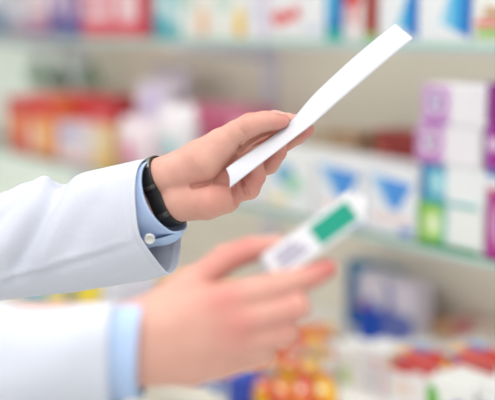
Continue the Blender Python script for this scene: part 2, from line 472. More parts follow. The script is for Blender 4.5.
# right sleeve and cuff (nearer, out of focus)
def ringR(x, top, bot, dr, dep): return ring(x, top, bot, dr, dep, -1, 10, 2.4)
rR = [ringR(-260, 300, 470, 80, -84), ringR(-160, 300, 455, 76, -60), ringR(-60, 302, 440, 70, -38), ringR(0, 304, 430, 66, -26), ringR(50, 304.5, 424, 62, -16), ringR(92, 304, 417, 58, -8), ringR(113, 303.5, 414, 56, -4), ringR(117, 303.5, 414, 56, -3)]
def foldsR(p):
    return .0012 * np.sin(p[..., 0] * .045 + p[..., 1] * .05)
cloth('sleeve', loft(rR, 5), rp, [COAT], coat, .0012, foldsR)
cR = [ring(60, 306, 404, 50, -8, -1, 8), ring(110, 305, 402, 48, -2, -1, 8), ring(138, 303, 399, 46, 2, -2, 7), ring(143.5, 302.5, 398.5, 46, 3, -2, 7)]
cloth('shirt_cuff', loft(cR, 5), rp, [SHIRT], person, .0012)

# ---- wristwatch strap round the left wrist
watch = empty('wristwatch', tuple(lp(164, 191, 0)))
tag(watch, 'black leather watch strap with a grey buckle on the wrist of the raised hand', 'watch')
a1 = nrm(lp(180, 222, 0) - lp(153, 159, 0)); a2 = nrm(lp(176, 187, 24) - lp(164, 191, 0)); a2 = nrm(a2 - a1 * (a2 @ a1)); ax3 = nrm(np.cross(a1, a2))
if ax3[0] < 0: ax3 = -ax3
wc = lp(163.5, 191, 0); NB = 72; W_ = .0128
WTAB = {}
def wrist_table(ax_off):
    key = round(ax_off, 5)
    if key not in WTAB:
        th = 2 * PI * np.arange(NB) / NB; o = wc + ax3 * (ax_off - .0014)
        D_ = -np.cos(th)[:, None] * a1 - np.sin(th)[:, None] * a2; t = np.full(NB, .004)
        for _ in range(60):
            t += np.maximum(-HL(o + D_ * t[:, None]) * .7, 0)
        k = np.exp(-(np.arange(-9, 10) / 4.0) ** 2); k /= k.sum()
        sm = sum(k[q + 9] * np.roll(t, q) for q in range(-9, 10))
        WTAB[key] = np.maximum(sm, t - .0002) + .0003
    return WTAB[key]
def wrist_ring(off, ax_off, n=NB, th0=0, th1=2 * PI, closed=True):
    T = .5 * (wrist_table(-W_ / 2) + wrist_table(W_ / 2)) * .5 + .5 * wrist_table(max(-W_ / 2, min(W_ / 2, ax_off))); out = []
    for i in range(n):
        th = th0 + (th1 - th0) * i / (n if closed else n - 1)
        x = (th / (2 * PI) * NB) % NB; f = x - int(x); r = T[int(x)] * (1 - f) + T[(int(x) + 1) % NB] * f
        out.append(wc + ax3 * (ax_off - .0014) + (-a1 * math.cos(th) - a2 * math.sin(th)) * (r + off))
    return out
prof = [(.0005, -W_ / 2), (.0016, -W_ / 2), (.0024, -W_ / 2 * .8), (.0024, W_ / 2 * .8), (.0016, W_ / 2), (.0005, W_ / 2)]
rows = [wrist_ring(o_, a_) for o_, a_ in prof]
def wmesh(name, rows, mats, parent, closed=True):
    n = len(rows[0]); m = len(rows); V = np.array(rows).reshape(-1, 3) - wc
    Fc = [(r * n + i, r * n + (i + 1) % n, ((r + 1) % m) * n + (i + 1) % n, ((r + 1) % m) * n + i) for r in range(m) for i in range(n if closed else n - 1)]
    if not closed:
        Fc += [tuple(r * n for r in range(m)), tuple(r * n + n - 1 for r in range(m))]
    o = mesh_from(name, V, Fc, mats, parent, None, None, True)
    bm = bmesh.new(); bm.from_mesh(o.data); bmesh.ops.recalc_face_normals(bm, faces=bm.faces); bm.to_mesh(o.data); bm.free()
    return o
wmesh('strap', rows, [BLACK], watch)
wmesh('buckle', [wrist_ring(o_, a_, 8, .22, .62, False) for o_, a_ in ((.0022, .0006), (.0034, .0010), (.0034, .0058), (.0022, .0062))], [STEEL], watch, False)
wmesh('strap_keeper', [wrist_ring(o_, a_, 5, 1.20, 1.34, False) for o_, a_ in ((.0024, -.0066), (.0031, -.0066), (.0031, .0066), (.0024, .0066))], [mat('dark_leather', (62, 58, 60), .35, .1, 200)], watch, False)
wmesh('strap_keeper', [wrist_ring(o_, a_, 5, 2.35, 2.5, False) for o_, a_ in ((.0024, -.0066), (.0031, -.0066), (.0031, .0066), (.0024, .0066))], [MATS['dark_leather']], watch, False)

# ---- paper strip
def poly(pts, n):
    P = np.array(pts, float); d = np.r_[0, np.cumsum(np.linalg.norm(np.diff(P[:, :2], axis=0), axis=1))]; out = []
    for s_ in np.linspace(0, d[-1], n):
        k = min(int(np.searchsorted(d, s_, 'right') - 1), len(P) - 2); f = (s_ - d[k]) / (d[k + 1] - d[k])
        p0, p1, p2, p3 = P[max(k - 1, 0)], P[k], P[k + 1], P[min(k + 2, len(P) - 1)]
        out.append(.5 * ((2 * p1) + (p2 - p0) * f + (2 * p0 - 5 * p1 + 4 * p2 - p3) * f ** 2 + (3 * p1 - p0 - 3 * p2 + p3) * f ** 3))
    return np.array(out)
n = 60
eU = poly([(226, 168.5, -26), (240, 158.5, -19), (257, 147, -15), (274, 135.2, -12), (292.2, 119.6, -12), (313, 95.5, -16), (342, 68, -20), (368, 45.5, -22), (395, 24, -24)], n)
eD = poly([(229.5, 188.5, -32), (246, 175, -33), (266, 159.5, -33), (290, 141, -32), (313, 123.5, -32), (338, 101.5, -34), (368, 76, -37), (392, 55.5, -39), (413, 38.5, -41)], n)
V = []; Fc = []; m = 11
for i in range(n):
    for j in range(m):
        f = j / (m - 1); p = eU[i] * (1 - f) + eD[i] * f
        p = p - np.array([0, 0, 1.0 * math.sin(PI * f)])
        if i < 8: p = p + np.array([1.6, -1.0, -1.0]) * math.sin(PI * f) * (1 - i / 8)
        V.append(lp(*p))
for i in range(n - 1):
    for j in range(m - 1):
        a = i * m + j; Fc.append((a, a + 1, a + m + 1, a + m))
base = lp(300, 120, -22)
paper = mesh_from('paper_strip', np.array(V) - base, Fc, [PAPER], None, tuple(base))
so = paper.modifiers.new('thickness', 'SOLIDIFY'); so.thickness = .0004; so.offset = 0
tag(paper, 'long blank white paper strip pinched between thumb and fingers of the raised hand', 'paper')

# ---- medicine box in the right hand
bx = empty('medicine_box', tuple(rp(318, 234, 4)))
tag(bx, 'small white box with a teal panel held upright-tilted in the blurred near hand', 'box')
ux = nrm(rp(358, 203.5, 4) - rp(271, 267.5, 0)); uz = nrm(rp(300, 210, -4) - rp(318, 240, -4)); uz = nrm(uz - ux * (uz @ ux)); uy = np.cross(uz, ux)
Lx, Lz, Ly = 121 * UR, 31.5 * UR, 18 * UR
R3 = Matrix(((ux[0], uy[0], uz[0]), (ux[1], uy[1], uz[1]), (ux[2], uy[2], uz[2])))
bx.rotation_mode = 'QUATERNION'; bx.rotation_quaternion = R3.to_quaternion()
bm = bmesh.new(); bm_box(bm, -Lx / 2, Lx / 2, -Ly / 2, Ly / 2, -Lz / 2, Lz / 2, 0)
es = [e for e in bm.edges if abs(e.verts[0].co.x - e.verts[1].co.x) < 1e-6 and e.verts[0].co.x > 0 and abs(e.verts[0].co.y - e.verts[1].co.y) > 1e-5]
bmesh.ops.bevel(bm, geom=es, offset=.006, segments=5, affect='EDGES')
es = [e for e in bm.edges if e.is_manifold and e.calc_face_angle(0) > .8]
bmesh.ops.bevel(bm, geom=es, offset=.0012, segments=2, affect='EDGES')
bm_obj('carton', bm, [cm((238, 236, 242))], bx)
def face_poly(name, pts, c, off=.0003):
    bm = bmesh.new(); t = .0003
    for qq in pts:
        qq = [(x * ZR / .68, z * ZR / .68) for x, z in qq]
        v0 = [bm.verts.new((x, -Ly / 2 - off, z)) for x, z in qq]; v1 = [bm.verts.new((x, -Ly / 2 + .0004, z)) for x, z in qq]
        bm.faces.new(v0); k = len(qq)
        for i in range(k): bm.faces.new((v0[i], v1[i], v1[(i + 1) % k], v0[(i + 1) % k]))
    return bm_obj(name, bm, [cm(c)], bx)
sgn = 1
o = face_poly('teal_panel', [[(-.0035, -.0076), (.0285, -.0076), (.0285, .0078), (-.0035, .0078)]], (18, 160, 134)); o['label'] = 'teal panel'
bars = []
for k in range(3):
    z = -.0045 + k * .0042
    bars.append([(-.034, z), (-.034 + .023 - k * .003, z), (-.034 + .023 - k * .003, z + .0026), (-.034, z + .0024)])
o = face_poly('grey_print', bars, (166, 156, 186)); o['label'] = 'pale grey print'

# ------------------------------------------------------------------ shelving
A = math.radians(38)
NV = np.array([math.cos(A), math.sin(A), 0]); UV = np.array([-math.sin(A), math.cos(A), 0])
ROT = (0, 0, math.atan2(-UV[1], -UV[0]))
def ray(px, py): return at(px, py, 1.0) - CAM
def S_at(px, py, d):
    r = ray(px, py); t = d / float(r @ NV); return float((r * t) @ UV)
def H_at(px, py, d):
    r = ray(px, py); t = d / float(r @ NV); return float((r * t)[2])
def Y_of(px, h, d):   # photo row where a point of height h shows in column px on plane d
    lo_, hi_ = -300.0, 900.0
    for _ in range(50):
        m_ = (lo_ + hi_) / 2
        if H_at(px, m_, d) > h: lo_ = m_
        else: hi_ = m_
    return (lo_ + hi_) / 2
def sp(s, d, h): return UV * s + NV * d + np.array([0, 0, EYE + h])
DF, DB = 1.14, 1.47
H1, H2, H3 = -0.024, -0.335, -0.62
s_right = S_at(640, 200, DB); s_mid = S_at(272, 90, DB); s_left = S_at(86, 120, DB); s_end = S_at(-150, 120, DB)

def slab(name, s0, s1, d0, d1, h0, h1, mats, parent, pm=None, bev=0.0, edge=None):
    """box in shelf coordinates; s0 right end, s1 left end"""
    bm = bmesh.new(); bm_box(bm, -s1, -s0, d0, d1, h0 + EYE, h1 + EYE, 0, bev)
    if edge is not None:
        for f in bm.faces:
            if abs(f.normal.z) < .5: f.material_index = 1
        bm.normal_update()
        for f in bm.faces: f.material_index = 1 if abs(f.normal.z) < .5 else 0
    o = bm_obj(name, bm, mats, parent)
    return o
BEIGE = mat('beige_panel', (228, 221, 207), .75, .015, 8, spec=.2)
PALE = mat('pale_panel', (234, 241, 234), .6, .015, 8, spec=.2)
LAV = mat('lavender_metal', (214, 212, 226), .4, .015, 30)
COUNTER = mat('counter_laminate', (232, 230, 226), .4, .02, 12)
def unit(label, s0, s1, panel, brackets):
    u = empty('shelf_unit', (0, 0, 0), ROT); tag(u, label, 'shelf')
    slab('back_panel', s0, s1, DB, DB + .02, -EYE, .55, [panel], u)
    slab('shelf_board', s0 + .002, s1 - .002, DF, DB, H1 - .008, H1, [GLASS, GEDGE], u, edge=1)
    slab('shelf_board', s0 + .002, s1 - .002, DF, DB, H2 - .008, H2, [GLASS, GEDGE], u, edge=1)
    slab('shelf_board', s0 + .002, s1 - .002, .82, DB, H3 - .03, H3, [COUNTER], u, bev=.002)
    slab('plinth', s0 + .002, s1 - .002, .90, DB, -EYE, H3 - .03, [COUNTER], u)
    for h in (H1, H2):  # unseen strips and lamps, added under the shelf edges to lift the dark panel
        slab('added_light_strip', s0 + .01, s1 - .01, DF + .012, DF + .026, h - .014, h - .0085, [LAV], u)
        ld = bpy.data.lights.new('added_strip_lamp', 'AREA'); ld.shape = 'RECTANGLE'; ld.size = s1 - s0 - .03; ld.size_y = .01; ld.energy = 0.55 * (s1 - s0); ld.color = (1, .98, .95)
        lo_ = bpy.data.objects.new('added_strip_lamp', ld); COL.objects.link(lo_); lo_.parent = u
        lo_.location = (-(s0 + s1) / 2, DF + .02, h - .016 + EYE); lo_.rotation_euler = (math.radians(52), 0, 0)
    for s in brackets:
        slab('upright', s - .02, s + .02, DB - .012, DB, -EYE + .9, .55, [LAV], u)
        for h in (H1, H2):
            bm = bmesh.new()
            v = [(-.004, DB - .012, h - .008), (-.004, DB - .012, h - .055), (-.004, DF + .05, h - .022), (-.004, DF + .02, h - .008)]
            a = [bm.verts.new((x - s, y, z + EYE)) for x, y, z in v]; b = [bm.verts.new((x - s + .008, y, z + EYE)) for x, y, z in v]
            bm.faces.new(a); bm.faces.new(b[::-1])
            for i in range(4): bm.faces.new((a[i], a[(i + 1) % 4], b[(i + 1) % 4], b[i]))
            bm_obj('bracket', bm, [LAV], u)
    return u
unit('beige backed wall shelving unit with glass shelves holding the stacked boxes', s_right, s_left, BEIGE, [s_mid])
unit('pale green backed shelving unit at the far left end behind the red packs', s_left + .004, s_end, PALE, [s_left + .03])

def carton(name, label, s0, s1, h0, h1, d0, dep, col, art=(), cat='box', group=None, top=None, bev=.0015):
    """printed card box; art polygons in 0..1 front-face coordinates (x to the right, z up)"""
    h0 += .0008; wd, ht = s1 - s0, h1 - h0
    bm = bmesh.new(); mats = [cm(col)]
    bm_box(bm, -wd / 2, wd / 2, 0, dep, 0, ht, 0, bev)
    def mi(c):
        m_ = cm(c)
        if m_ not in mats: mats.append(m_)
        return mats.index(m_)
    for k, (c, pts) in enumerate(art):
        pts = [(min(1, max(0, x)), min(1, max(0, z))) for x, z in pts]
        e = .0003 + .00012 * k
        v0 = [bm.verts.new(((x - .5) * wd * .985, -e, z * ht * .985 + ht * .008)) for x, z in pts]
        v1 = [bm.verts.new((v.co.x, .0006, v.co.z)) for v in v0]
        n_ = len(v0); f = bm.faces.new(v0); f.material_index = mi(c)
        for i in range(n_):
            f = bm.faces.new((v0[i], v1[i], v1[(i + 1) % n_], v0[(i + 1) % n_])); f.material_index = mi(c)
    # tuck flap seams on the right-hand end
    bm_box(bm, wd / 2 - .0003, wd / 2 + .0002, dep * .06, dep * .94, ht * .90, ht * .905, mi(tuple(int(v * .8) for v in col)))
    if top:
        bm_box(bm, -wd / 2 + .002, wd / 2 - .002, .002, dep - .002, ht - .0005, ht + .0003, mi(top))
        bm_box(bm, -wd / 2 + .002, -wd * .12, dep * .62, dep - .002, ht, ht + .0006, mi((84, 160, 224)))
        bm_box(bm, -wd / 2 + .002, -wd * .36, .002, dep * .6, ht, ht + .0006, mi(YEL))
    o = bm_obj(name, bm, mats, None, tuple(sp((s0 + s1) / 2, d0, h0)), ROT)
    tag(o, label, cat, group)
    return o
def rect(x0, x1, z0, z1): return [(x0, z0), (x1, z0), (x1, z1), (x0, z1)]
def disc(x, z, rx, rz, n_=20, a0=0, a1=2 * PI): return [(x + rx * math.cos(a0 + (a1 - a0) * i / n_), z + rz * math.sin(a0 + (a1 - a0) * i / n_)) for i in range(n_)]
def pbox(name, label, xl, xr, ytop, base, d, dep, col, art=(), group=None, h0=None, **k):
    """box standing at shelf height base whose front spans photo columns xl..xr and whose top reaches row ytop"""
    b = base if h0 is None else h0
    yb = Y_of((xl + xr) / 2, b, d)
    s1, s0 = S_at(xl, Y_of(xl, b, d), d), S_at(xr, Y_of(xr, b, d), d)
    return carton(name, label, s0 + .0008, s1 - .0008, b, H_at((xl + xr) / 2, ytop, d), d, dep, col, art, group=group, **k)

W = (240, 239, 242); RED = (214, 52, 50); PINK = (232, 130, 160); BLUE = (40, 120, 200); TEAL = (90, 185, 195)
ORA = (240, 150, 70); YEL = (244, 204, 70); PUR = (150, 40, 140); LIL = (214, 170, 218); GRN = (122, 186, 60); DRED = (150, 44, 44)
dU = DF + .012
GU = 'cartons on the top shelf'
up = [
    ('blue grey carton at the far left end of the top shelf', -16, 8, (150, 160, 185), [(W, rect(.1, .9, .55, .9)), ((90, 120, 150), rect(0, 1, 0, .25))]),
    ('teal grey carton second from the left end of the top shelf', 8, 28, (150, 175, 190), [((225, 215, 225), rect(.15, .85, .3, .8)), ((190, 110, 140), rect(.1, .9, .05, .2))]),
    ('dusty pink carton near the left end of the top shelf', 28, 49, (205, 160, 178), [((236, 214, 220), rect(.1, .9, .4, .9)), ((160, 90, 150), rect(0, 1, 0, .16))]),
    ('violet carton beside the dusty pink one on the top shelf', 49, 65, (130, 110, 170), [((225, 205, 225), rect(.2, .8, .5, .9)), ((70, 70, 140), rect(.1, .9, .08, .3))]),
    ('dark blue violet carton left of the red ones on the top shelf', 65, 82, (105, 95, 160), [((210, 180, 205), rect(.15, .6, .3, .85)), ((60, 70, 150), rect(.5, 1, 0, .35))]),
    ('red and white carton, left of the red pair on the top shelf', 82, 116, (224, 92, 108), [((240, 214, 220), rect(.12, .88, .3, 1)), ((226, 120, 140), rect(.3, .7, .45, .7))]),
    ('red and white carton with a crimson right end on the top shelf', 116, 152, (226, 96, 110), [((240, 210, 216), rect(.06, .62, .3, 1)), ((190, 22, 52), rect(.72, 1, 0, 1))]),
    ('aqua carton beside the crimson ended one on the top shelf', 153, 168, (120, 190, 205), [((214, 226, 228), rect(.2, .9, .45, .7)), ((60, 160, 180), rect(0, 1, 0, .3))]),
    ('light aqua carton left of the white ones on the top shelf', 168, 181, (150, 205, 214), [((225, 236, 236), rect(.1, .8, .3, .6)), ((90, 180, 190), rect(0, 1, 0, .14))]),
    ('white carton with an orange figure on the top shelf', 181, 214, (236, 234, 230), [((244, 190, 140), disc(.68, .3, .13, .25)), ((190, 214, 200), rect(.1, .4, .5, .8)), ((226, 150, 110), rect(.6, .8, .06, .18))]),
    ('white carton with a yellow figure on the top shelf', 214, 247, (238, 238, 234), [(YEL, disc(.8, .28, .15, .27)), ((236, 180, 50), rect(.66, .94, .05, .22)), ((200, 220, 210), rect(.1, .5, .5, .8))]),
    ('white carton with a lilac edge on the top shelf', 247, 269, (236, 232, 240), [((216, 200, 226), rect(.75, 1, 0, 1)), ((222, 222, 234), rect(.1, .6, .3, .7))]),
    ('white carton with red squiggle print on the top shelf', 269, 303, (238, 236, 240), [((226, 84, 84), [(.08, .30), (.3, .22), (.55, .3), (.9, .36), (.92, .5), (.7, .58), (.6, .42), (.35, .5), (.1, .44)])]),
    ('white carton with a small blue mark on the top shelf', 303, 324, (240, 240, 244), [((60, 110, 200), rect(.2, .6, .74, 1)), ((214, 222, 236), rect(.1, .9, .1, .25))]),
    ('deep blue and green carton on the top shelf', 325, 343, (40, 130, 200), [((60, 180, 170), rect(0, 1, 0, .22)), ((90, 190, 230), disc(.3, .65, .25, .4)), ((20, 80, 170), rect(.6, 1, .2, 1))]),
    ('white carton with a red cross and a dark red side on the top shelf', 343, 378, (234, 226, 228), [(RED, rect(.02, .5, .6, .85)), (RED, rect(.2, .36, .3, 1)), ((160, 60, 50), rect(.6, 1, 0, 1)), ((150, 190, 120), rect(.6, 1, 0, .14))]),
    ('white carton with a blue wedge behind the tip of the paper strip', 379, 418, (236, 238, 242), [((80, 190, 230), [(.45, .2), (.72, .2), (.72, .78)]), ((30, 120, 205), [(.72, .1), (1, .05), (1, .95), (.72, .78)])]),
    ('white carton with a pale to deep blue wedge, right of the paper strip tip', 418, 471, (238, 240, 244), [((160, 215, 240), [(.4, .3), (.6, .22), (.6, .8)]), ((80, 180, 230), [(.6, .22), (.8, .14), (.8, .86), (.6, .8)]), ((30, 120, 205), [(.8, .14), (1, .06), (1, .96), (.8, .86)])]),
    ('white carton with red and green bands at the right end of the top shelf', 472, 506, (240, 240, 238), [((150, 195, 90), rect(.1, 1, .08, .22)), ((226, 90, 80), rect(.05, 1, .26, .36)), ((200, 160, 120), rect(.3, 1, .4, .56))]),
]
for lb, xl, xr, col, art in up:
    pbox('carton', lb, xl, xr, -18 - 6 * random.random(), H1, dU, .16, col, art, GU)

# ---- second shelf, right: stacked boxes, four high
GS = 'stacked boxes on the middle shelf'
hs = [H2]; ys = [206, 166, 126, 85.5]
ringart = lambda c, c2: [((214, 178, 220), rect(0, .46, 0, 1)), (c, disc(.22, .55, .19, .42)), (W, disc(.22, .55, .13, .30)), (c2, disc(.22, .55, .09, .2)), (c, rect(.0, .46, 0, .1))]
stack1 = [
    ('green and white box at the bottom of the four high stack', (238, 240, 238), [(GRN, rect(0, .4, 0, 1)), ((190, 226, 130), disc(.24, .5, .16, .36)), ((225, 238, 200), disc(.24, .52, .1, .24)), ((120, 190, 200), rect(.4, .46, 0, 1)), ((70, 170, 120), rect(.1, .95, 0, .08))]),
    ('teal and white box second from the bottom of the four high stack', (238, 240, 242), [((44, 146, 190), rect(0, .4, 0, 1)), ((160, 214, 226), disc(.26, .52, .15, .34)), ((20, 120, 180), rect(0, .1, 0, 1)), ((80, 190, 190), rect(0, .9, 0, .09))]),
    ('lilac and white box third up in the four high stack', (238, 234, 240), ringart((186, 100, 184), (176, 150, 190))),
    ('lilac and white box on top of the four high stack', (238, 234, 240), ringart((176, 96, 184), (170, 146, 196))),
]
h = H2
for (lb, col, art), y in zip(stack1, ys):
    d = DF + .015; h1 = H_at(450, y, d)
    off = [0, 3, -2, 4][ys.index(y)]
    yb = Y_of(450, h, d); s1, s0 = S_at(417 + off, yb, d), S_at(482 + off, yb, d)
    carton('carton', lb, s0, s1, h, h1 - .0004, d, .13, col, art, 'box', GS); h = h1
stack2 = [
    ('magenta box with a pale ring at the bottom of the right edge stack', (184, 50, 150), [((224, 170, 214), disc(.3, .55, .22, .38)), ((160, 120, 180), disc(.3, .55, .12, .2))], 196),
    ('blue and white box in the right edge stack on the magenta box', (228, 230, 240), [((70, 110, 190), rect(0, 1, .7, 1)), ((214, 90, 130), rect(0, 1, 0, .2))], 171),
    ('purple box with a white band in the right edge stack', (164, 46, 160), [((226, 190, 226), rect(0, 1, .4, .68))], 124),
    ('plain purple box on top of the right edge stack', (160, 50, 156), [((120, 24, 120), rect(0, .12, 0, 1))], 84),
]
h = H2
for lb, col, art, y in stack2:
    d = DF + .012; h1 = H_at(505, y, d)
    yb = Y_of(505, h, d); s1, s0 = S_at(485.5, yb, d), S_at(546, yb, d)
    carton('carton', lb, s0, s1, h, h1 - .0004, d, .13, col, art, 'box', GS); h = h1
bw = lambda: [((130, 190, 236), [(.06, .93), (.5, .9), (.5, .42), (.35, .58)]), ((78, 150, 226), [(.3, .92), (.95, .86), (.66, .40), (.5, .42)]), ((240, 214, 210), rect(.12, .9, .2, .32)), ((90, 140, 214), rect(.72, .95, .04, .16))]
GB = 'white boxes with blue wedges on the middle shelf'
pbox('carton', 'white box with a blue wedge touching the four high stack', 365, 415, 172, H2, DF + .015, .12, (236, 238, 244), bw(), GB)
pbox('carton', 'white box with a blue wedge, second left of the four high stack', 314, 362.5, 162, H2, DF + .015, .12, (236, 238, 244), bw(), GB)
pbox('carton', 'white box with a blue oval partly behind the gripping fingers', 264, 311.5, 153, H2, DF + .015, .12, (238, 240, 242), [((110, 170, 214), disc(.45, .62, .22, .2)), ((170, 214, 190), disc(.62, .5, .2, .18)), ((240, 226, 180), rect(.1, .5, .1, .25))], GB)
pbox('carton', 'white box hidden behind the raised hand on the middle shelf', 226, 262, 147, H2, DF + .015, .12, (240, 236, 240), [((236, 190, 200), rect(.2, .8, .3, .6))], GB)
pbox('carton', 'dark red box at the back behind the white boxes', 374, 409, 131, H2, DF + .16, .06, (156, 52, 48), [((128, 40, 38), rect(.42, .6, 0, 1)), ((190, 100, 86), rect(.05, .38, .2, .8))])
pbox('carton', 'brown box at the back behind the paper strip', 330, 356, 131, H2, DF + .16, .06, (182, 148, 118), [((160, 110, 84), rect(.55, .95, .1, .7))])
pbox('carton', 'tan box at the back beside the brown one', 308, 329, 128, H2, DF + .165, .06, (196, 176, 150), [((180, 150, 124), rect(.2, .8, .2, .6))])

# ---- second shelf, left
def pouch(label, xl, xr, ytop, base, d, dep, col, art, group=None, h0=None):
    """soft pillow pack: swollen middle, flat crimped seams top and bottom"""
    b = (base if h0 is None else h0) + .0008
    s1, s0 = S_at(xl, Y_of(xl, b, d), d) - .001, S_at(xr, Y_of(xr, b, d), d) + .001; ht = H_at((xl + xr) / 2, ytop, d) - b; wd = s1 - s0
    mats = [cm(col)] + [cm(c) for c, _ in art]; nu, nv = 14, 12; V = []; Fc = []; mi = []
    for side in (0, 1):
        for j in range(nv + 1):
            for i in range(nu + 1):
                x, z = i / nu, j / nv
                t = (max(0, math.sin(PI * min(1, max(0, (z - .04) / .92)))) ** .45) * (max(0, math.sin(PI * x)) ** .4)
                V.append(((x - .5) * wd * (1 - .06 * math.sin(PI * z)), dep / 2 + (-1 if side == 0 else 1) * dep / 2 * t, z * ht))
    k = (nu + 1) * (nv + 1)
    for side in (0, 1):
        for j in range(nv):
            for i in range(nu):
                a = side * k + j * (nu + 1) + i; q = (a, a + 1, a + nu + 2, a + nu + 1)
                Fc.append(q if side == 0 else q[::-1]); x, z = (i + .5) / nu, (j + .5) / nv; m_ = 0
                if side == 0:
                    for n_, (c, (x0, x1, z0, z1)) in enumerate(art):
                        if x0 < x < x1 and z0 < z < z1: m_ = n_ + 1
                mi.append(m_)
    o = mesh_from('pouch', V, Fc, mats, None, tuple(sp((s0 + s1) / 2, d, b)), mi, True, ROT)
    bm = bmesh.new(); bm.from_mesh(o.data); bmesh.ops.remove_doubles(bm, verts=bm.verts, dist=1e-5); bm.to_mesh(o.data); bm.free()
    return tag(o, label, 'pouch', group)
GR = 'red and orange packs on the middle shelf'
pbox('carton', 'orange red pack at the left end of the middle shelf', 8, 30, 98, H2, DF + .02, .06, (226, 92, 76), [((240, 150, 100), rect(.2, .8, .3, .7)), ((206, 50, 60), rect(0, 1, .75, 1))], GR)
pbox('carton', 'orange pack second from the left end of the middle shelf', 30, 56, 96, H2, DF + .02, .06, (236, 120, 72), [((246, 180, 110), rect(.3, .9, .1, .6)), ((222, 64, 64), rect(0, 1, .7, 1)), ((240, 220, 210), rect(.05, .3, .1, .5))], GR)
pbox('carton', 'tall red pack behind the small white box on the middle shelf', 56, 86, 95, H2, DF + .085, .10, (218, 62, 66), [((240, 150, 150), rect(.1, .5, .5, .8))], GR)
pbox('carton', 'dark red pack right of the tall red pack on the middle shelf', 86, 116, 97, H2, DF + .085, .10, (196, 48, 58), [((226, 110, 110), rect(.1, .9, .6, .8))], GR)
pbox('carton', 'small white box in front of the red packs', 58, 92, 124, H2, DF + .012, .06, (232, 220, 226), [((190, 180, 220), rect(.1, .6, .6, .9)), ((236, 160, 160), rect(.1, .9, .05, .2))])
pbox('carton', 'small amber box in front of the dark red pack', 93, 109, 128, H2, DF + .012, .06, (236, 196, 130), [((240, 226, 200), rect(.1, .9, .5, .9))])
pouch('white and pink soft pack nearest the watch on the middle shelf', 110, 146, 118, H2, DF + .012, .07, (238, 222, 230), [((238, 160, 190), (.2, .7, .2, .6))], 'soft packs')
pouch('pale soft pack with lavender print standing behind the white and pink one', 128, 162, 80, H2, DF + .1, .07, (234, 228, 236), [((206, 190, 224), (.3, .9, .55, .95)), ((240, 190, 206), (.1, .6, .15, .4))], 'soft packs')
pouch('white soft pack with a teal patch behind the knuckles', 147, 184, 104, H2, DF + .02, .07, (236, 230, 236), [((170, 208, 214), (.4, .8, .35, .6)), ((238, 180, 200), (.05, .4, .1, .4))], 'soft packs')
pouch('tall lavender soft pack rising above the white ones', 143, 180, 66, H2, DF + .19, .07, (228, 220, 234), [((180, 160, 210), (.2, .7, .6, .85))], 'soft packs')
pbox('carton', 'magenta pink pack left of the raised thumb', 186, 208, 104, H2, DF + .15, .08, (226, 110, 150), [((240, 200, 214), rect(.1, .6, .2, .5))], 'pink packs')
pbox('carton', 'rose pink pack behind the raised thumb', 209, 248, 106, H2, DF + .15, .08, (222, 130, 160), [((196, 60, 110), rect(.2, .5, .4, .8)), ((240, 214, 224), rect(.6, .95, .2, .8))], 'pink packs')
def bottle(label, px, ytop, d, r, col):
    b = H2 + .0008; s_ = S_at(px, Y_of(px, b, d), d); ht = H_at(px, ytop, d) - b
    root = empty('bottle', tuple(sp(s_, d, b)), ROT); tag(root, label, 'bottle', 'bottles behind the red packs')
    def lathe(name, prof, m_):
        bm = bmesh.new(); n_ = 24; rows = [[bm.verts.new((p * math.cos(2 * PI * i / n_), p * math.sin(2 * PI * i / n_), z)) for i in range(n_)] for p, z in prof]
        for a, b_ in zip(rows[:-1], rows[1:]):
            for i in range(n_): bm.faces.new((a[i], a[(i + 1) % n_], b_[(i + 1) % n_], b_[i]))
        bm.faces.new(rows[0]); bm.faces.new(rows[-1])
        bm_obj(name, bm, [m_], root, None, None, True)
    lathe('bottle_body', [(r * .9, 0), (r, .004), (r, ht * .68), (r * .85, ht * .76), (r * .4, ht * .84), (r * .4, ht * .88)], cm(col))
    lathe('cap', [(r * .48, ht * .87), (r * .5, ht * .875), (r * .5, ht * .99), (r * .44, ht)], cm((235, 236, 234)))
    lathe('bottle_label', [(r * 1.012, ht * .2), (r * 1.016, ht * .21), (r * 1.016, ht * .58), (r * 1.012, ht * .59)], cm((214, 222, 214)))
bottle('grey green bottle, leftmost behind the red packs', 40, 46, DF + .25, .034, (150, 172, 150))
bottle('dark grey green bottle, middle of three behind the red packs', 62, 52, DF + .25, .034, (120, 140, 126))
bottle('green bottle, rightmost behind the red packs', 92, 48, DF + .25, .03, (140, 168, 140))

# ---- counter level
pbox('carton', 'dark teal box standing at the back of the counter', 345, 392, 265, H3, DF + .27, .03, (30, 122, 182), [((22, 96, 160), rect(.0, .2, 0, 1)), ((70, 150, 180), rect(.1, .9, .8, .95))])
pbox('carton', 'lavender white box with a royal blue base before the dark teal box', 357, 413, 278, H3, DF + .20, .05, (226, 221, 236), [((24, 84, 200), [(0, 0), (.46, 0), (.5, .62), (.4, .8), (.1, .6), (0, .5)]), ((110, 124, 196), [(.46, 0), (1, 0), (1, .55), (.46, .62)]), ((96, 104, 186), disc(.5, .72, .12, .26)), ((206, 90, 120), rect(.02, .14, .5, .6)), ((232, 230, 238), disc(.40, .76, .12, .22))])
GT = 'small packs along the back of the counter'
for lb, xl, xr, c in (('coral small pack at the back of the counter', 414, 432, (226, 140, 120)), ('amber small pack at the back of the counter', 432, 450, (226, 180, 130)), ('rose small pack at the back of the counter', 450, 470, (206, 130, 130)), ('beige small pack at the back right of the counter', 470, 498, (222, 200, 186))):
    pbox('carton', lb, xl, xr, 322 + random.random() * 3, H3, DF + .26, .06, c, [((240, 220, 200), rect(.2, .8, .3, .7))], GT)
pbox('carton', 'white box with a green print standing beside the orange sachets', 331, 357, 347, H3, DF + .01, .06, (242, 242, 240), [((190, 214, 150), rect(.3, .75, .05, .5)), ((226, 90, 110), rect(.02, .1, .1, .85))], 'white boxes at the counter front')
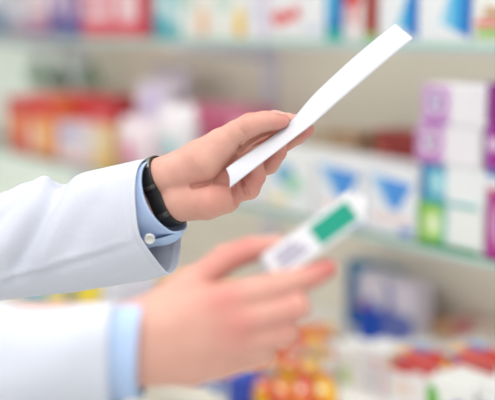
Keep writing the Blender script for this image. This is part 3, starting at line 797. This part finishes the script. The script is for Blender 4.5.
pbox('carton', 'white box with grey and pink print left of the red topped boxes', 357.5, 385, 348, H3, DF + .01, .06, (240, 240, 242), [((210, 212, 216), rect(.3, .7, .1, .6)), ((222, 130, 150), disc(.6, .74, .14, .07)), ((226, 150, 160), rect(.88, .96, .1, .8))], 'white boxes at the counter front')
arch = [((206, 44, 34), rect(0, 1, .70, 1)), ((244, 242, 244), disc(.62, .2, .36, .62, 24)), ((70, 150, 220), rect(.02, .3, .94, 1)), (YEL, rect(0, .1, .78, .93)), ((242, 220, 206), rect(.12, .5, .3, .5))]
GA = 'red topped boxes on the counter'
pbox('carton', 'white box with a red arched top beside the white pair', 387, 437, 360, H3, DF + .012, .07, (242, 242, 244), arch, GA, top=(206, 48, 38))
pbox('carton', 'white box with a red arched top at the lower right corner', 441, 494, 358, H3, DF + .012, .07, (242, 242, 244), arch, GA, top=(206, 48, 38))
pbox('carton', 'white box with a red top cut by the right frame edge', 497, 540, 360, H3, DF + .012, .07, (242, 242, 244), arch, GA, top=(206, 48, 38))
GW = 'white boxes in the back row of the counter'
pbox('carton', 'plain white box behind the left red topped box', 396, 446, 350, H3, DF + .115, .07, (240, 238, 236), [((226, 226, 230), rect(.1, .9, .4, .7))], GW)
pbox('carton', 'plain white box behind the corner red topped box', 448, 500, 349, H3, DF + .115, .07, (238, 236, 236), [((226, 226, 230), rect(.1, .9, .4, .7))], GW)
pbox('carton', 'white box with a green leaf and blue print in front of the red topped boxes', 424, 471, 383, H3, DF - .09, .075, (242, 243, 240), [((96, 180, 60), [(.0, .5), (.26, .5), (.28, .78), (.14, .93), (0, .9)]), ((70, 80, 180), rect(.6, .9, .7, .82))])
pbox('carton', 'white box at the bottom right corner in front of the red tops', 476, 530, 388, H3, DF - .10, .075, (240, 240, 240), [((80, 90, 190), rect(.05, .25, .6, .8))])
GO = 'orange and yellow sachets on the counter'
pal = [(236, 96, 50), (246, 186, 50), (226, 60, 74), (244, 140, 60), (196, 190, 186), (248, 200, 70), (234, 110, 90), (206, 196, 176)]
rowspec = [(DF + .09, 326, [276, 289, 302, 315, 328, 341]), (DF + .00, 340, [252, 268, 284, 300, 316, 329]), (DF - .10, 360, [238, 257, 276, 294, 312, 329]), (DF - .20, 383, [246, 266, 286, 306, 327])]
names = ['flame orange', 'golden yellow', 'cherry red', 'tangerine', 'silver grey', 'sunny yellow', 'salmon', 'sand']
rown = ['rearmost row', 'second row from the back', 'third row from the back', 'front row']
q = 0
for k, (d, y, xs) in enumerate(rowspec):
    for j in range(len(xs) - 1):
        c = pal[(q * 3 + k) % 8]; nm = names[(q * 3 + k) % 8]; c2 = pal[(q * 5 + 3 + k) % 8]; q += 1
        pouch('%s sachet, %s from the left in the %s of sachets' % (nm, ['first', 'second', 'third', 'fourth', 'fifth'][j], rown[k]), xs[j] + .4, xs[j + 1] - .4, y + random.uniform(-3, 3), H3, d, .035, c, [(c2, (.1, .9, .3, .72)), ((244, 228, 200) if k > 1 else (206, 190, 200), (.3, .7, .8, .92))], GO)
pbox('carton', 'royal blue box left of the orange sachets', 217, 241, 376, H3, DF - .22, .05, (60, 90, 200), [((190, 205, 236), rect(.1, .5, .3, .8))], 'blue boxes on the counter')
pbox('carton', 'light blue box below the near hand', 194, 216, 380, H3, DF - .22, .05, (150, 180, 226), [(W, rect(.2, .8, .3, .7))], 'blue boxes on the counter')
pbox('carton', 'cream white box under the near wrist at the bottom edge', 130, 208, 386, H3, DF - .31, .04, (238, 232, 220), [((226, 214, 196), rect(.2, .8, .2, .5))])
GL = 'packs on the counter seen between the sleeves'
for lb, xl, xr, c, y in (('white pack at the left edge between the sleeves', 0, 20, (232, 232, 226), 290), ('cyan pack between the sleeves', 21, 48, (130, 190, 205), 286), ('pale yellow pack between the sleeves', 49, 66, (240, 220, 130), 284), ('grey pack between the sleeves', 67, 77, (150, 156, 150), 283),
                         ('bright yellow pack between the sleeves', 78, 102, (248, 222, 60), 281), ('white pack with a violet print between the sleeves', 103, 122, (226, 224, 236), 282), ('cream pack right of the sleeve opening', 123, 148, (240, 226, 200), 282), ('peach pack behind the near thumb', 149, 176, (240, 206, 170), 280), ('sand pack behind the near thumb', 177, 206, (226, 206, 160), 282)):
    pbox('carton', lb, xl, xr, y, H3, DF - (.27 if xl < 120 else .12), .08, c, [((240, 240, 236), rect(.15, .85, .1, .4))], GL)

# ------------------------------------------------------------------ room
def struct(name, V, m_):
    o = mesh_from(name, V, [(0, 1, 2, 3)], [m_], None, None, None, False); o['kind'] = 'structure'; return o
FLOOR = mat('floor_tile', (232, 232, 228), .35, .03, 3); WALLM = mat('wall_paint', (226, 232, 226), .8, .01, 4)
def boxs(name, x0, x1, y0, y1, z0, z1, m_):
    bm = bmesh.new(); bm_box(bm, x0, x1, y0, y1, z0, z1); o = bm_obj(name, bm, [m_]); o['kind'] = 'structure'; return o
boxs('floor', -5, 4, -3, 6, -.1, 0, FLOOR)
bm = bmesh.new(); bm_box(bm, -6, 4, DB + .025, DB + .12, 0, 3.0)
o = bm_obj('wall_back', bm, [WALLM], None, None, ROT); o['kind'] = 'structure'
boxs('wall_left', -5.1, -5, -3, 6, 0, 3.0, WALLM)
boxs('ceiling', -5, 4, -3, 6, 3.0, 3.1, mat('ceiling_paint', (240, 240, 238), .9, .01, 4))

def ceiling_lamp(label, x, y, sx, sy, power):
    root = empty('ceiling_light', (x, y, 2.97)); tag(root, label, 'ceiling light', 'ceiling light panels')
    bm = bmesh.new(); t = .03
    for b in ((-sx/2, sx/2, -sy/2, -sy/2+t), (-sx/2, sx/2, sy/2-t, sy/2), (-sx/2, -sx/2+t, -sy/2+t, sy/2-t), (sx/2-t, sx/2, -sy/2+t, sy/2-t)): bm_box(bm, *b, -.02, .028)
    bm_obj('lamp_frame', bm, [WHITEP], root)
    m_ = MATS.get('lamp_diffuser')
    if not m_:
        m_ = bpy.data.materials.new('lamp_diffuser'); m_.use_nodes = True; b_ = m_.node_tree.nodes['Principled BSDF']
        b_.inputs['Emission Color'].default_value = (1, .99, .97, 1); b_.inputs['Emission Strength'].default_value = 2.0; MATS['lamp_diffuser'] = m_
    bm = bmesh.new(); bm_box(bm, -sx/2+t, sx/2-t, -sy/2+t, sy/2-t, -.008, .0)
    bm_obj('diffuser', bm, [m_], root)
    ld = bpy.data.lights.new('lamp', 'AREA'); ld.shape = 'RECTANGLE'; ld.size = sx - .08; ld.size_y = sy - .08; ld.energy = power; ld.color = (1, .985, .96)
    lo_ = bpy.data.objects.new('lamp', ld); COL.objects.link(lo_); lo_.parent = root; lo_.location = (0, 0, -.03)
ceiling_lamp('ceiling light panel above the raised hand', .2, .3, 1.2, 1.2, 15)
ceiling_lamp('ceiling light panel above the left end of the shelves', -1.6, 1.6, 1.2, 1.2, 15)
ceiling_lamp('ceiling light panel behind the camera', -.4, -1.6, 1.2, 1.2, 15)
ceiling_lamp('ceiling light panel over the aisle behind the person', -2.0, -.4, 1.2, 1.2, 15)

wd = bpy.data.worlds.new('World'); sc.world = wd; wd.use_nodes = True
wd.node_tree.nodes['Background'].inputs[0].default_value = (1, .99, .98, 1); wd.node_tree.nodes['Background'].inputs[1].default_value = 1.0

# ------------------------------------------------------------------ camera
cd = bpy.data.cameras.new('camera'); cd.sensor_width = 36; cd.lens = F / 495 * 36; cd.clip_start = .05
cd.dof.use_dof = True; cd.dof.focus_distance = .87; cd.dof.aperture_fstop = 2.25; cd.dof.aperture_blades = 0
co = bpy.data.objects.new('camera', cd); COL.objects.link(co); co.location = tuple(CAM); co.rotation_euler = (PI / 2 - PITCH, 0, 0)
sc.camera = co
vs = sc.view_settings; sc.display_settings.display_device = 'sRGB'
vs.view_transform = 'Standard'; vs.look = 'None'; vs.gamma = 1; vs.use_curve_mapping = False; vs.exposure = 0.04
